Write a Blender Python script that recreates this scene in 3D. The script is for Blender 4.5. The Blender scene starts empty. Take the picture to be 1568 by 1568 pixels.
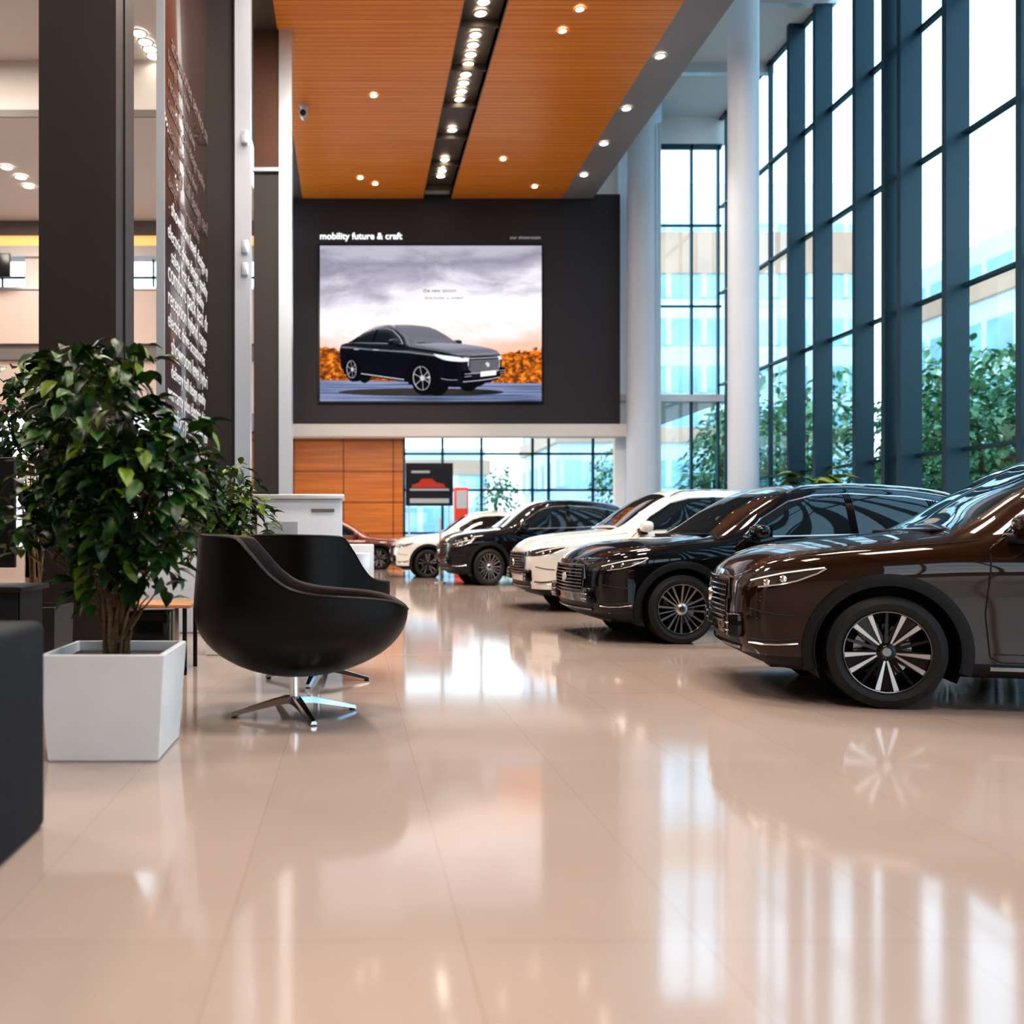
import bpy, bmesh, math, random
import numpy as np
from mathutils import Vector, Matrix
random.seed(7)
R_=math.radians
scene=bpy.context.scene
scene.view_settings.view_transform='Standard'
try: scene.view_settings.look='Medium High Contrast'
except Exception: scene.view_settings.look='None'
scene.view_settings.exposure=0.2

# ------------------------------------------------------------------ materials
M={}
def mat(name,col,rough=.5,metal=0.,coat=0.,emit=None,es=0.,var=0.,vscale=(3,3,3),spec=.5,ior=1.45):
    m=bpy.data.materials.new(name); m.use_nodes=True
    nt=m.node_tree; b=nt.nodes['Principled BSDF']
    b.inputs['Base Color'].default_value=(*col,1)
    b.inputs['Roughness'].default_value=rough
    b.inputs['Metallic'].default_value=metal
    b.inputs['Coat Weight'].default_value=coat
    b.inputs['Coat Roughness'].default_value=.02
    b.inputs['IOR'].default_value=ior
    b.inputs['Specular IOR Level'].default_value=spec
    if emit:
        b.inputs['Emission Color'].default_value=(*emit,1); b.inputs['Emission Strength'].default_value=es
    if var>0:
        tc=nt.nodes.new('ShaderNodeTexCoord'); mp=nt.nodes.new('ShaderNodeMapping'); mp.inputs['Scale'].default_value=vscale
        no=nt.nodes.new('ShaderNodeTexNoise'); no.inputs['Scale'].default_value=1; no.inputs['Detail'].default_value=4
        cr=nt.nodes.new('ShaderNodeValToRGB')
        cr.color_ramp.elements[0].position=.3; cr.color_ramp.elements[1].position=.7
        cr.color_ramp.elements[0].color=(*[c*(1-var) for c in col],1); cr.color_ramp.elements[1].color=(*[min(1,c*(1+var)) for c in col],1)
        l=nt.links.new
        l(tc.outputs['Object'],mp.inputs['Vector']); l(mp.outputs[0],no.inputs['Vector']); l(no.outputs['Fac'],cr.inputs[0]); l(cr.outputs[0],b.inputs['Base Color'])
    M[name]=m; return m
mat('paint_brown',(.020,.0075,.003),.28,.0,1,spec=.05)
mat('paint_black',(.004,.004,.006),.22,.0,1,spec=.05)
mat('paint_white',(.80,.76,.71),.3,0,1)
mat('paint_red',(.20,.05,.03),.3,.2,1)
mat('car_glass',(.010,.014,.016),.02,0,1,spec=.2)
mat('black_plastic',(.010,.010,.011),.5,ior=1.35)
mat('gloss_black',(.006,.006,.007),.12,0,.6,spec=.1)
mat('seam',(.003,.003,.003),.6)
mat('chrome',(.75,.75,.76),.12,1)
mat('dark_chrome',(.22,.21,.21),.15,1)
mat('alloy',(.50,.48,.47),.28,1)
mat('rubber',(.010,.010,.010),.6,var=.2,vscale=(30,30,30))
mat('headlamp',(.10,.085,.08),.08,.7,1)
mat('drl',(.9,.8,.7),.3,emit=(1,.82,.66),es=.55)
mat('taillamp',(.35,.01,.01),.15,0,1)
mat('dark_pillar',(.026,.021,.020),.45,var=.12,vscale=(2,2,.6))
mat('brown_panel',(.10,.05,.035),.25,var=.2,vscale=(1,1,.5))
mat('sign_face',(.046,.018,.016),.22,0,.6,var=.25,vscale=(1,1,.4))
mat('screen_wall',(.030,.024,.028),.55,var=.1,vscale=(.4,1,.6))
mat('white_metal',(.62,.63,.65),.3,.4)
mat('silver',(.66,.72,.80),.28,.7)
mat('column_white',(.60,.67,.76),.38,var=.04,vscale=(1,1,.5))
mat('teal_frame',(.020,.052,.072),.38,.3)
mat('white_wall',(.66,.62,.59),.6,var=.05,vscale=(.6,.6,.6))
mat('beige_wall',(.58,.47,.42),.6,var=.06,vscale=(.5,.5,.5))
mat('rear_wall',(.30,.22,.17),.6,var=.15,vscale=(.5,.5,.5))
mat('ceil_white',(.66,.63,.61),.7,var=.03,vscale=(.5,.5,.5))
mat('ceil_grey',(.27,.25,.25),.5,var=.1,vscale=(.5,.5,.5))
mat('band_grey',(.17,.15,.145),.5,var=.1,vscale=(.5,.5,.5))
mat('channel_dark',(.10,.075,.055),.45,var=.1,vscale=(1,1,1))
mat('leather_black',(.005,.0042,.004),.42,var=.25,vscale=(25,25,25),ior=1.34)
mat('leather_inner',(.016,.007,.006),.55,var=.25,vscale=(25,25,25),ior=1.33)
mat('sofa_fabric',(.014,.016,.020),.75,var=.25,vscale=(60,60,60),ior=1.33)
mat('planter_white',(.76,.75,.75),.4,var=.03,vscale=(4,4,4))
mat('planter_dark',(.03,.03,.032),.4,var=.1,vscale=(4,4,4))
mat('soil',(.03,.018,.01),.9,var=.5,vscale=(40,40,40))
mat('bark',(.16,.09,.045),.8,var=.35,vscale=(20,20,60))
mat('leaf_a',(.012,.040,.008),.4,var=.3,vscale=(9,9,9))
mat('leaf_b',(.030,.095,.010),.42,var=.3,vscale=(9,9,9))
mat('leaf_c',(.14,.20,.015),.45,var=.3,vscale=(9,9,9))
mat('leaf_out',(.10,.22,.09),.6,var=.4,vscale=(3,3,3))
mat('leaf_out2',(.24,.38,.17),.6,var=.4,vscale=(3,3,3))
mat('lamp_warm',(1,.9,.75),.5,emit=(1,.88,.72),es=12)
mat('lamp_strip',(1,.6,.25),.5,emit=(1,.40,.13),es=.8)
mat('text_white',(.8,.8,.8),.5,emit=(.8,.9,.95),es=.8)
mat('text_grey',(.5,.5,.5),.5,emit=(.7,.72,.75),es=.18)
mat('text_dim',(.16,.12,.11),.5)
mat('desk_white',(.60,.63,.68),.3,var=.03,vscale=(2,2,2))
mat('table_wood',(.48,.24,.12),.35,var=.25,vscale=(3,40,3))
mat('poster_dark',(.03,.03,.04),.4)
mat('poster_red',(.6,.05,.03),.4,emit=(.6,.06,.03),es=.25)
mat('outside_paving',(.55,.57,.57),.8,var=.15,vscale=(.5,.5,.5))
mat('facade_white',(.86,.92,.95),.6,var=.06,vscale=(.2,.2,.2))
mat('facade_orange',(.74,.42,.28),.6,var=.2,vscale=(.2,.2,.2))
mat('facade_glass',(.46,.70,.80),.3,.0,.5,var=.25,vscale=(.25,.25,.35))
mat('tv_black',(.01,.01,.012),.2)

def wood(name,c1,c2,scale,plank_axis,plank,dark=.6,lw=.06,rough=.34):
    m=bpy.data.materials.new(name); m.use_nodes=True; nt=m.node_tree; b=nt.nodes['Principled BSDF']; l=nt.links.new
    tc=nt.nodes.new('ShaderNodeTexCoord'); mp=nt.nodes.new('ShaderNodeMapping'); mp.inputs['Scale'].default_value=scale
    no=nt.nodes.new('ShaderNodeTexNoise'); no.inputs['Scale'].default_value=1; no.inputs['Detail'].default_value=6; no.inputs['Roughness'].default_value=.65
    cr=nt.nodes.new('ShaderNodeValToRGB'); cr.color_ramp.elements[0].position=.32; cr.color_ramp.elements[1].position=.68
    cr.color_ramp.elements[0].color=(*c1,1); cr.color_ramp.elements[1].color=(*c2,1)
    sx=nt.nodes.new('ShaderNodeSeparateXYZ')
    mu=nt.nodes.new('ShaderNodeMath'); mu.operation='MULTIPLY'; mu.inputs[1].default_value=1/plank
    fr=nt.nodes.new('ShaderNodeMath'); fr.operation='FRACT'
    lt=nt.nodes.new('ShaderNodeMath'); lt.operation='LESS_THAN'; lt.inputs[1].default_value=lw
    mx=nt.nodes.new('ShaderNodeMix'); mx.data_type='RGBA'; mx.inputs[7].default_value=(*[c*dark for c in c1],1)
    l(tc.outputs['Object'],mp.inputs[0]); l(mp.outputs[0],no.inputs['Vector']); l(no.outputs['Fac'],cr.inputs[0])
    l(tc.outputs['Object'],sx.inputs[0]); l(sx.outputs[plank_axis],mu.inputs[0]); l(mu.outputs[0],fr.inputs[0]); l(fr.outputs[0],lt.inputs[0])
    l(lt.outputs[0],mx.inputs[0]); l(cr.outputs[0],mx.inputs[6]); l(mx.outputs[2],b.inputs['Base Color'])
    b.inputs['Roughness'].default_value=rough
    M[name]=m
wood('wood_ceiling',(.70,.205,.022),(.88,.33,.045),(.35,14,1),1,.15,.7,.14,.36)
wood('wood_wall',(.46,.13,.03),(.70,.24,.05),(.4,1,9),2,1.15)

# floor: polished porcelain tile
m=bpy.data.materials.new('polished_tile'); m.use_nodes=True; nt=m.node_tree; b=nt.nodes['Principled BSDF']; l=nt.links.new
tc=nt.nodes.new('ShaderNodeTexCoord'); mp=nt.nodes.new('ShaderNodeMapping'); mp.inputs['Location'].default_value=(-.30,-.53,0)
br=nt.nodes.new('ShaderNodeTexBrick'); br.offset=0; br.inputs['Scale'].default_value=1; br.inputs['Brick Width'].default_value=.65; br.inputs['Row Height'].default_value=1.95
br.inputs['Mortar Size'].default_value=.0016; br.inputs['Mortar Smooth'].default_value=.4
br.inputs['Color1'].default_value=(.445,.355,.305,1); br.inputs['Color2'].default_value=(.465,.372,.322,1); br.inputs['Mortar'].default_value=(.34,.245,.19,1)
no=nt.nodes.new('ShaderNodeTexNoise'); no.inputs['Scale'].default_value=.6; no.inputs['Detail'].default_value=5
cr=nt.nodes.new('ShaderNodeValToRGB'); cr.color_ramp.elements[0].position=.3; cr.color_ramp.elements[0].color=(.86,.84,.83,1); cr.color_ramp.elements[1].position=.7; cr.color_ramp.elements[1].color=(1,1,1,1)
mx=nt.nodes.new('ShaderNodeMix'); mx.data_type='RGBA'; mx.blend_type='MULTIPLY'; mx.inputs[0].default_value=1
l(tc.outputs['Object'],mp.inputs[0]); l(mp.outputs[0],br.inputs['Vector']); l(tc.outputs['Object'],no.inputs['Vector']); l(no.outputs['Fac'],cr.inputs[0])
l(br.outputs['Color'],mx.inputs[6]); l(cr.outputs[0],mx.inputs[7]); l(mx.outputs[2],b.inputs['Base Color'])
b.inputs['Roughness'].default_value=.085; b.inputs['IOR'].default_value=1.95
M['polished_tile']=m

# architectural glass: clear, with Schlick reflection
m=bpy.data.materials.new('window_glass'); m.use_nodes=True; nt=m.node_tree; nt.nodes.clear(); l=nt.links.new
def math_(op,a,b_=0.):
    n=nt.nodes.new('ShaderNodeMath'); n.operation=op
    for i,q in enumerate((a,b_)):
        if isinstance(q,(int,float)): n.inputs[i].default_value=q
        else: nt.links.new(q,n.inputs[i])
    return n.outputs[0]
o=nt.nodes.new('ShaderNodeOutputMaterial'); t=nt.nodes.new('ShaderNodeBsdfTransparent'); t.inputs[0].default_value=(.74,.90,.95,1)
g=nt.nodes.new('ShaderNodeBsdfGlossy'); g.inputs['Roughness'].default_value=.01
ge=nt.nodes.new('ShaderNodeNewGeometry'); dt=nt.nodes.new('ShaderNodeVectorMath'); dt.operation='DOT_PRODUCT'; l(ge.outputs['Incoming'],dt.inputs[0]); l(ge.outputs['Normal'],dt.inputs[1])
fac=math_('ADD',math_('MULTIPLY',math_('POWER',math_('SUBTRACT',1.,math_('ABSOLUTE',dt.outputs['Value'])),5.),.9),.08)
x=nt.nodes.new('ShaderNodeMixShader'); l(fac,x.inputs[0]); l(t.outputs[0],x.inputs[1]); l(g.outputs[0],x.inputs[2]); l(x.outputs[0],o.inputs[0])
M['window_glass']=m

# emission from vertex colours for the picture on the display
m=bpy.data.materials.new('display_picture'); m.use_nodes=True; nt=m.node_tree; nt.nodes.clear()
o=nt.nodes.new('ShaderNodeOutputMaterial'); e=nt.nodes.new('ShaderNodeEmission'); a=nt.nodes.new('ShaderNodeAttribute'); a.attribute_name='Col'
e.inputs[1].default_value=1.0
nt.links.new(a.outputs['Color'],e.inputs[0]); nt.links.new(e.outputs[0],o.inputs[0]); M['display_picture']=m
# procedural landscape for the display
m=bpy.data.materials.new('display_landscape'); m.use_nodes=True; nt=m.node_tree; nt.nodes.clear(); l=nt.links.new
o=nt.nodes.new('ShaderNodeOutputMaterial'); e=nt.nodes.new('ShaderNodeEmission')
tc=nt.nodes.new('ShaderNodeTexCoord'); sx=nt.nodes.new('ShaderNodeSeparateXYZ'); l(tc.outputs['Generated'],sx.inputs[0])
mp=nt.nodes.new('ShaderNodeMapping'); mp.inputs['Scale'].default_value=(2.4,1,4.5); l(tc.outputs['Generated'],mp.inputs[0])
no=nt.nodes.new('ShaderNodeTexNoise'); no.inputs['Scale'].default_value=1.2; no.inputs['Detail'].default_value=6; no.inputs['Roughness'].default_value=.55; no.inputs['Distortion'].default_value=.4; l(mp.outputs[0],no.inputs['Vector'])
def ramp(els):
    r=nt.nodes.new('ShaderNodeValToRGB'); cr=r.color_ramp
    cr.elements[0].position=els[0][0]; cr.elements[0].color=(*els[0][1],1)
    cr.elements[1].position=els[-1][0]; cr.elements[1].color=(*els[-1][1],1)
    for p,c in els[1:-1]:
        n=cr.elements.new(p); n.color=(*c,1)
    return r
def mixc(f,a,b_):
    n=nt.nodes.new('ShaderNodeMix'); n.data_type='RGBA'
    nt.links.new(f,n.inputs[0]); nt.links.new(a,n.inputs[6]); nt.links.new(b_,n.inputs[7]); return n.outputs[2]
v=sx.outputs[2]; u=sx.outputs[0]
vv=math_('ADD',v,math_('MULTIPLY',math_('SUBTRACT',no.outputs['Fac'],.5),.70))
vv=math_('SUBTRACT',vv,math_('MULTIPLY',math_('SUBTRACT',u,.4),.12))
sky=ramp([(.26,(.72,.42,.32)),(.40,(.76,.56,.53)),(.54,(.86,.80,.82)),(.66,(.64,.60,.67)),(.78,(.36,.34,.41)),(.88,(.24,.23,.29)),(1,(.38,.37,.43))]); l(vv,sky.inputs[0])
n2=nt.nodes.new('ShaderNodeTexNoise'); n2.inputs['Scale'].default_value=30; n2.inputs['Detail'].default_value=8; n2.inputs['Roughness'].default_value=.7; l(tc.outputs['Generated'],n2.inputs['Vector'])
fld=ramp([(.40,(.05,.025,.014)),(.49,(.26,.07,.012)),(.57,(.70,.20,.02)),(.70,(.92,.42,.08))]); l(n2.outputs['Fac'],fld.inputs[0])
n3=nt.nodes.new('ShaderNodeTexNoise'); n3.inputs['Scale'].default_value=9; n3.inputs['Detail'].default_value=8; l(tc.outputs['Generated'],n3.inputs['Vector'])
edge=math_('ADD',.325,math_('MULTIPLY',math_('SUBTRACT',n3.outputs['Fac'],.5),.20))
isf=math_('LESS_THAN',v,edge)
c1=mixc(isf,sky.outputs[0],fld.outputs[0])
mp2=nt.nodes.new('ShaderNodeMapping'); mp2.inputs['Scale'].default_value=(1,1,40); l(tc.outputs['Generated'],mp2.inputs[0])
n4=nt.nodes.new('ShaderNodeTexNoise'); n4.inputs['Scale'].default_value=3; l(mp2.outputs[0],n4.inputs['Vector'])
road=ramp([(.3,(.05,.07,.14)),(.7,(.25,.29,.44))]); l(n4.outputs['Fac'],road.inputs[0])
isr=math_('LESS_THAN',v,math_('ADD',.135,math_('MULTIPLY',u,-.02)))
c2=mixc(isr,c1,road.outputs[0])
l(c2,e.inputs[0]); e.inputs[1].default_value=1.12; l(e.outputs[0],o.inputs[0]); M['display_landscape']=m

# ------------------------------------------------------------------ mesh builder
class MB:
    def __init__(s): s.v=[];s.f=[];s.m=[];s.sm=[];s.mats=[]
    def mi(s,n):
        if n not in s.mats: s.mats.append(n)
        return s.mats.index(n)
    def add(s,vs,fs,mt,smooth=False):
        o=len(s.v); s.v.extend([tuple(map(float,p)) for p in vs]); k=s.mi(mt)
        for f in fs: s.f.append(tuple(i+o for i in f)); s.m.append(k); s.sm.append(smooth)
    def box(s,x0,x1,y0,y1,z0,z1,mt):
        vs=[(x,y,z) for x in(x0,x1) for y in(y0,y1) for z in(z0,z1)]
        s.add(vs,[(0,1,3,2),(4,6,7,5),(0,4,5,1),(2,3,7,6),(0,2,6,4),(1,5,7,3)],mt)
    def rbox(s,x0,x1,y0,y1,z0,z1,mt,bev=.02,seg=3,rot=None,pivot=None):
        bm=bmesh.new(); bmesh.ops.create_cube(bm,size=1)
        for p in bm.verts: p.co=Vector(((x0+x1)/2+p.co.x*(x1-x0),(y0+y1)/2+p.co.y*(y1-y0),(z0+z1)/2+p.co.z*(z1-z0)))
        bmesh.ops.bevel(bm,geom=bm.edges[:]+bm.verts[:],offset=bev,segments=seg,profile=.5,affect='EDGES')
        if rot is not None: 
            bmesh.ops.rotate(bm,cent=pivot or Vector(((x0+x1)/2,(y0+y1)/2,(z0+z1)/2)),matrix=rot,verts=bm.verts[:])
        bm.verts.index_update()
        s.add([p.co[:] for p in bm.verts],[[q.index for q in f.verts] for f in bm.faces],mt,True); bm.free()
    def lathe(s,prof,mt,n=32,axis='z',c=(0,0,0),smooth=True,cap0=False,cap1=False):
        vs=[];fs=[]
        for r,h in prof:
            for i in range(n):
                a=2*math.pi*i/n
                p=(r*math.cos(a),r*math.sin(a),h) if axis=='z' else ((r*math.cos(a),h,r*math.sin(a)) if axis=='y' else (h,r*math.cos(a),r*math.sin(a)))
                vs.append((p[0]+c[0],p[1]+c[1],p[2]+c[2]))
        for j in range(len(prof)-1):
            for i in range(n):
                k=(i+1)%n; fs.append((j*n+i,j*n+k,(j+1)*n+k,(j+1)*n+i))
        if cap0: fs.append(tuple(range(n)))
        if cap1: fs.append(tuple((len(prof)-1)*n+i for i in range(n)))
        s.add(vs,fs,mt,smooth)
    def tube(s,pts,r,mt,n=8,close=False):
        pts=[Vector(p) for p in pts]; N=len(pts); vs=[];fs=[]
        rr=r if isinstance(r,(list,tuple)) else [r]*N
        for i,p in enumerate(pts):
            a=pts[(i-1)%N] if (i>0 or close) else p; b_=pts[(i+1)%N] if (i<N-1 or close) else p
            t=(b_-a).normalized(); up=Vector((0,0,1)) if abs(t.z)<.9 else Vector((1,0,0))
            e1=t.cross(up).normalized(); e2=t.cross(e1)
            for k in range(n):
                q=2*math.pi*k/n; vs.append(p+(e1*math.cos(q)+e2*math.sin(q))*rr[i])
        for i in range(N if close else N-1):
            j=(i+1)%N
            for k in range(n):
                l_=(k+1)%n; fs.append((i*n+k,i*n+l_,j*n+l_,j*n+k))
        if not close: fs+= [tuple(range(n)),tuple((N-1)*n+k for k in range(n))]
        s.add(vs,fs,mt,True)
    def prism(s,poly,mt,mt_side,y0,y1):
        n=len(poly); vs=[(p[0],y0 if len(p)<3 else p[2],p[1]) for p in poly]+[(p[0],y1,p[1]) for p in poly]
        s.add(vs,[tuple(range(n))],mt); s.add(vs,[(i,(i+1)%n,n+(i+1)%n,n+i) for i in range(n)],mt_side)
    def mesh(s,name,sharp=None):
        me=bpy.data.meshes.new(name); me.from_pydata(s.v,[],s.f)
        for n in s.mats: me.materials.append(M[n])
        me.polygons.foreach_set('material_index',s.m); me.polygons.foreach_set('use_smooth',s.sm)
        bm=bmesh.new(); bm.from_mesh(me); bmesh.ops.recalc_face_normals(bm,faces=bm.faces[:]); bm.to_mesh(me); bm.free()
        if sharp: me.set_sharp_from_angle(angle=R_(sharp))
        me.update(); return me
    def obj(s,name,parent=None,loc=(0,0,0),rot=(0,0,0),sharp=40):
        return link(name,s.mesh(name,sharp),parent,loc,rot)
def link(name,data,parent=None,loc=(0,0,0),rot=(0,0,0),scale=(1,1,1)):
    o=bpy.data.objects.new(name,data); scene.collection.objects.link(o)
    o.location=loc; o.rotation_euler=rot; o.scale=scale
    if parent: o.parent=parent
    return o
def empty(name,loc=(0,0,0),rot=(0,0,0),scale=(1,1,1)):
    o=link(name,None,None,loc,rot,scale); o.empty_display_size=.1; return o
def sbox(name,*a,parent=None):
    b=MB(); b.box(*a); return b.obj(name,parent)

# ------------------------------------------------------------------ room shell
sbox('floor',-16,10.6,-8,34.2,-.2,0,'polished_tile')
sbox('ground_outside',-60,90,-60,120,-.45,-.22,'outside_paving')
# ceilings
b=MB(); b.box(-1.4,1.98,-8,25.5,10.5,10.7,'wood_ceiling'); b.box(2.72,5.83,-8,25.5,10.5,10.7,'wood_ceiling')
b.box(1.98,2.72,-8,25.5,10.72,10.85,'channel_dark')
b.box(1.96,1.98,-8,25.5,10.49,10.85,'channel_dark'); b.box(2.72,2.74,-8,25.5,10.49,10.85,'channel_dark')
for y in np.arange(-7,25.5,1.6): b.box(1.98,2.72,y,y+.05,10.56,10.70,'channel_dark')
b.obj('ceiling')
sbox('ceiling_side',5.83,6.7,-8,25.5,10.5,10.7,'ceil_grey')
b=MB(); b.box(6.6,10.6,-8,26.2,13.0,13.2,'ceil_white'); b.box(6.6,6.7,-8,25.5,10.7,13.0,'ceil_white')
for y in np.arange(2,26,3.0): b.box(6.7,10.6,y,y+.18,12.75,13.0,'white_metal')
b.obj('ceiling_high')
sbox('ceiling_soffit',-2.4,-1.4,-8,25.5,10.5,10.7,'channel_dark')
b=MB(); b.box(-16,-2.4,-8,17.9,10.4,10.6,'ceil_white'); b.box(-16,-2.4,17.9,18.0,9.33,10.6,'white_wall'); b.box(-16,-2.4,17.86,17.9,9.28,9.42,'band_grey'); b.box(-16,-2.4,18.0,24.4,9.33,9.5,'ceil_white'); b.obj('ceiling_wing')
sbox('ceiling_back_room',-6,10.6,25.9,34.3,4.9,5.1,'ceil_white')
# walls
b=MB(); b.box(-1.7,7.46,25.5,25.9,4.2,10.62,'screen_wall'); b.box(-1.75,7.6,25.4,25.95,3.86,4.2,'white_wall')
b.box(-1.7,7.4,25.5,25.9,10.62,13.0,'white_wall')
b.obj('wall_screen')
b=MB(); b.box(-8,1.87,34,34.3,0,4.9,'wood_wall')
for x in (-2.2,-.35,1.5): b.box(x,x+.02,33.985,34,0,4.9,'seam')
b.obj('wall_back')
b=MB()
b.box(-16,-1.7,23.9,24.4,8.95,9.4,'band_grey'); b.box(-16,-1.7,23.95,24.3,8.68,8.95,'lamp_strip')
b.box(-16,-1.7,23.9,24.4,8.4,8.68,'white_wall')
b.box(-16,-1.7,23.8,24.4,6.1,7.5,'beige_wall'); b.box(-16,-1.7,23.75,23.8,7.5,7.56,'silver')
b.box(-16,-1.7,23.9,24.4,5.7,6.1,'band_grey'); b.box(-16,-1.7,24,24.4,4.3,5.7,'beige_wall')
for x in (-15,-12.2,-8.6,-7.2,-4.0): b.box(x,x+.9,24,24.4,0,8.55,'white_wall')
b.box(-16,-1.7,24,24.4,0,.8,'beige_wall')
b.rbox(-9.4,-8.75,23.3,23.4,7.7,8.3,'tv_black',.01)
b.obj('wall_left_wing')
sbox('wall_left',-16.2,-16,-8,24.4,0,10.6,'beige_wall')
b=MB()
for z in (1.8,2.8,3.8,7.9): b.box(-16,-1.7,24.2,24.25,z,z+.06,'teal_frame')
for x in np.arange(-15.7,-1.8,.8): b.box(x,x+.05,24.2,24.25,.8,8.5,'teal_frame')
b.obj('window_1')

# downlights
b=MB()
def dl(x,y,z,r=.09):
    b.lathe([(r*1.35,z-.012),(r*1.3,z-.03),(r,z-.03)],'white_metal',16,c=(x,y,0)); b.lathe([(r,z-.02),(.001,z-.02)],'lamp_warm',16,c=(x,y,0))
for g0 in (15.7,17.5,19.0,21.6,23.3):
    for k in range(4 if g0!=21.6 else 2): dl(2.35,g0+k*.36,10.70,.105)
for y in (14,15.5,17.9,20.1,21.9,23.8): dl(6.02,y,10.5,.09)
for x,y in ((3.9,17.0),(4.05,16.3),(3.75,22.8),(0.45,19.5),(.2,24.0),(.6,24.4),(-1.75,15),(-1.75,18),(4.9,24.6),(-1.75,24.2)): dl(x,y,10.5,.07)
for x,y in ((-3.95,16.9),(-3.9,17.2),(-3.87,17.45),(-3.85,17.7),(-8.2,13),(-8.2,14),(-6,15)): dl(x,y,10.4,.12)
for x,y in ((-7.72,20.4),(-7.6,20.95),(-7.62,21.5),(-8.4,19.2),(-11,20.5)): dl(x,y,9.33,.12)
for x,y in ((7.9,15),(8.1,17),(8.0,20),(9.3,15.5),(9.3,18)): dl(x,y,13.0,.1)
for x in (-1,2.5,5,8): dl(x,30,4.9,.12)
b.obj('recessed_downlights')

# side glazed facade (right)
def pane(b,axis,c,a0,a1,z0,z1):
    vs=[(c,a0,z0),(c,a1,z0),(c,a1,z1),(c,a0,z1)] if axis=='x' else [(a0,c,z0),(a1,c,z0),(a1,c,z1),(a0,c,z1)]
    b.add(vs,[(0,1,2,3)],'window_glass')
b=MB()
fins=[25.6,24.2,22.9,21.3,20.1,18.5,17.45,16.95,15.65,13.9,12.5,11.1,9.7,8.3,6.9,5.5,4.1,2.7,1.3,-.1,-1.5,-2.9,-4.3,-5.7,-7.1]
for y in fins:
    d=(.36 if y>18 else .38) if y<22 else .08; t=.06 if y<22 else .03
    b.box(10.5-d,10.52,y-t,y+t,0,13,'teal_frame')
for z in (0,2.55,5.35,7.95,10.4,12.9): b.box(10.42,10.54,-8,26,z,z+.06,'teal_frame')
pane(b,'x',10.56,-8,26,0,13)
b.obj('window_2')
# frontal facade beside the screen wall
b=MB()
for x in (8.66,9.62,10.38): b.box(x,x+.06,26,26.12,0,12.2,'teal_frame')
for z in (0,1.9,5.0,7.6,9.9,12.1): b.box(8.6,10.5,26,26.1,z,z+(.05 if z<12 else .14),'teal_frame')
pane(b,'y',26.05,8.6,10.5,0,12.2)
b.box(7.3,10.6,26,26.2,12.24,13,'ceil_white'); b.box(7.46,8.62,26,26.2,0,12.3,'facade_white')
b.obj('window_3')
# back-room glazing
b=MB()
for x in (1.87,3.3,4.75,6.65,7.25,8.9,9.8): b.box(x,x+.09,34,34.12,0,4.9,'teal_frame')
for z in (0,1.15,2.75,4.1,4.82): b.box(1.87,9.9,34,34.1,z,z+.08,'teal_frame')
pane(b,'y',34.05,1.87,9.9,0,4.9)
b.obj('window_4')
# rear wall behind the viewer, with a glazed bay
b=MB(); b.box(-16,2.5,-8.2,-8,0,12.5,'rear_wall'); b.box(2.5,10.6,-8.2,-8,0,1.0,'rear_wall'); b.box(2.5,10.6,-8.2,-8,7.0,13,'rear_wall')
b.box(6.2,6.8,-8.2,-8,1.0,7,'rear_wall'); b.obj('wall_rear')
b=MB()
for x in np.arange(2.5,10.6,1.35): b.box(x,x+.08,-8.15,-8.02,1,7,'teal_frame')
for z in (1,3,5,6.9): b.box(2.5,10.6,-8.14,-8.04,z,z+.08,'teal_frame')
b.obj('window_5')

# columns / pillars on the left
b=MB(); b.box(-3.09,-2.33,9,9.74,0,10.5,'dark_pillar'); b.box(-2.34,-2.315,9.3,9.33,0,10.4,'seam'); b.obj('pillar')
b=MB(); b.box(-2.33,-1.84,14.3,15.0,0,10.5,'dark_pillar'); b.box(-1.84,-1.6,14.28,14.5,0,10.5,'silver'); b.box(-1.86,-1.84,14.26,14.3,0,10.5,'seam')
for z in (7.2,5.5,5.15): 
    b.rbox(-1.73,-1.63,14.20,14.28,z,z+.2,'silver',.015); 
b.obj('pillar.001')
b=MB(); b.box(-1.84,-1.37,17,17.4,0,7.88,'dark_pillar'); b.box(-1.84,-1.37,17,17.4,7.88,10.5,'brown_panel'); b.box(-1.37,-1.13,16.95,17.3,0,10.5,'silver')
b.box(-1.86,-1.37,16.93,17,7.85,7.92,'silver'); b.obj('pillar.002')
# directory sign panel
s=empty('directory_sign')
b=MB(); b.rbox(-2.36,-2.28,11.06,14.26,0,10.38,'sign_face',.01,2); b.box(-2.37,-2.27,11.03,11.06,0,10.38,'silver'); b.obj('panel',s)
words=['design quality','service studio','electric drive','hybrid range','test drive','accessories','customer care','financing','showroom level','delivery hall','comfort pack','safety first','warranty plus','lounge','reception']
z=7.2
for i in range(22):
    cu=bpy.data.curves.new('txt','FONT'); cu.body=random.choice(words)+' '+random.choice(words[:6]); cu.size=random.choice([.22,.24,.28,.32]); cu.extrude=.002
    if z<5: cu.size*=1.15
    o=link('text_row_%d'%i,cu,s,(-2.272,11.25+random.choice([0,0,.2]),z),(R_(90),0,R_(90))); cu.materials.append(M['text_grey' if z<5.2 else 'text_dim']); z-=.25+random.random()*.10

# white structural columns
def column(x,y,r,z1,name):
    b=MB(); b.lathe([(r+.05,0),(r+.05,.12),(r,.14),(r,z1-.5),(r+.03,z1-.45),(r+.03,z1)],'column_white',48,c=(x,y,0),cap1=True); return b.obj(name)
column(8.05,25.3,.46,13.0,'structural_column'); column(7.69,18,.29,13.0,'structural_column.001')
b=MB(); b.box(8.30,8.36,24.8,24.86,1,12.3,'white_metal'); b.obj('trim_1')

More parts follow.
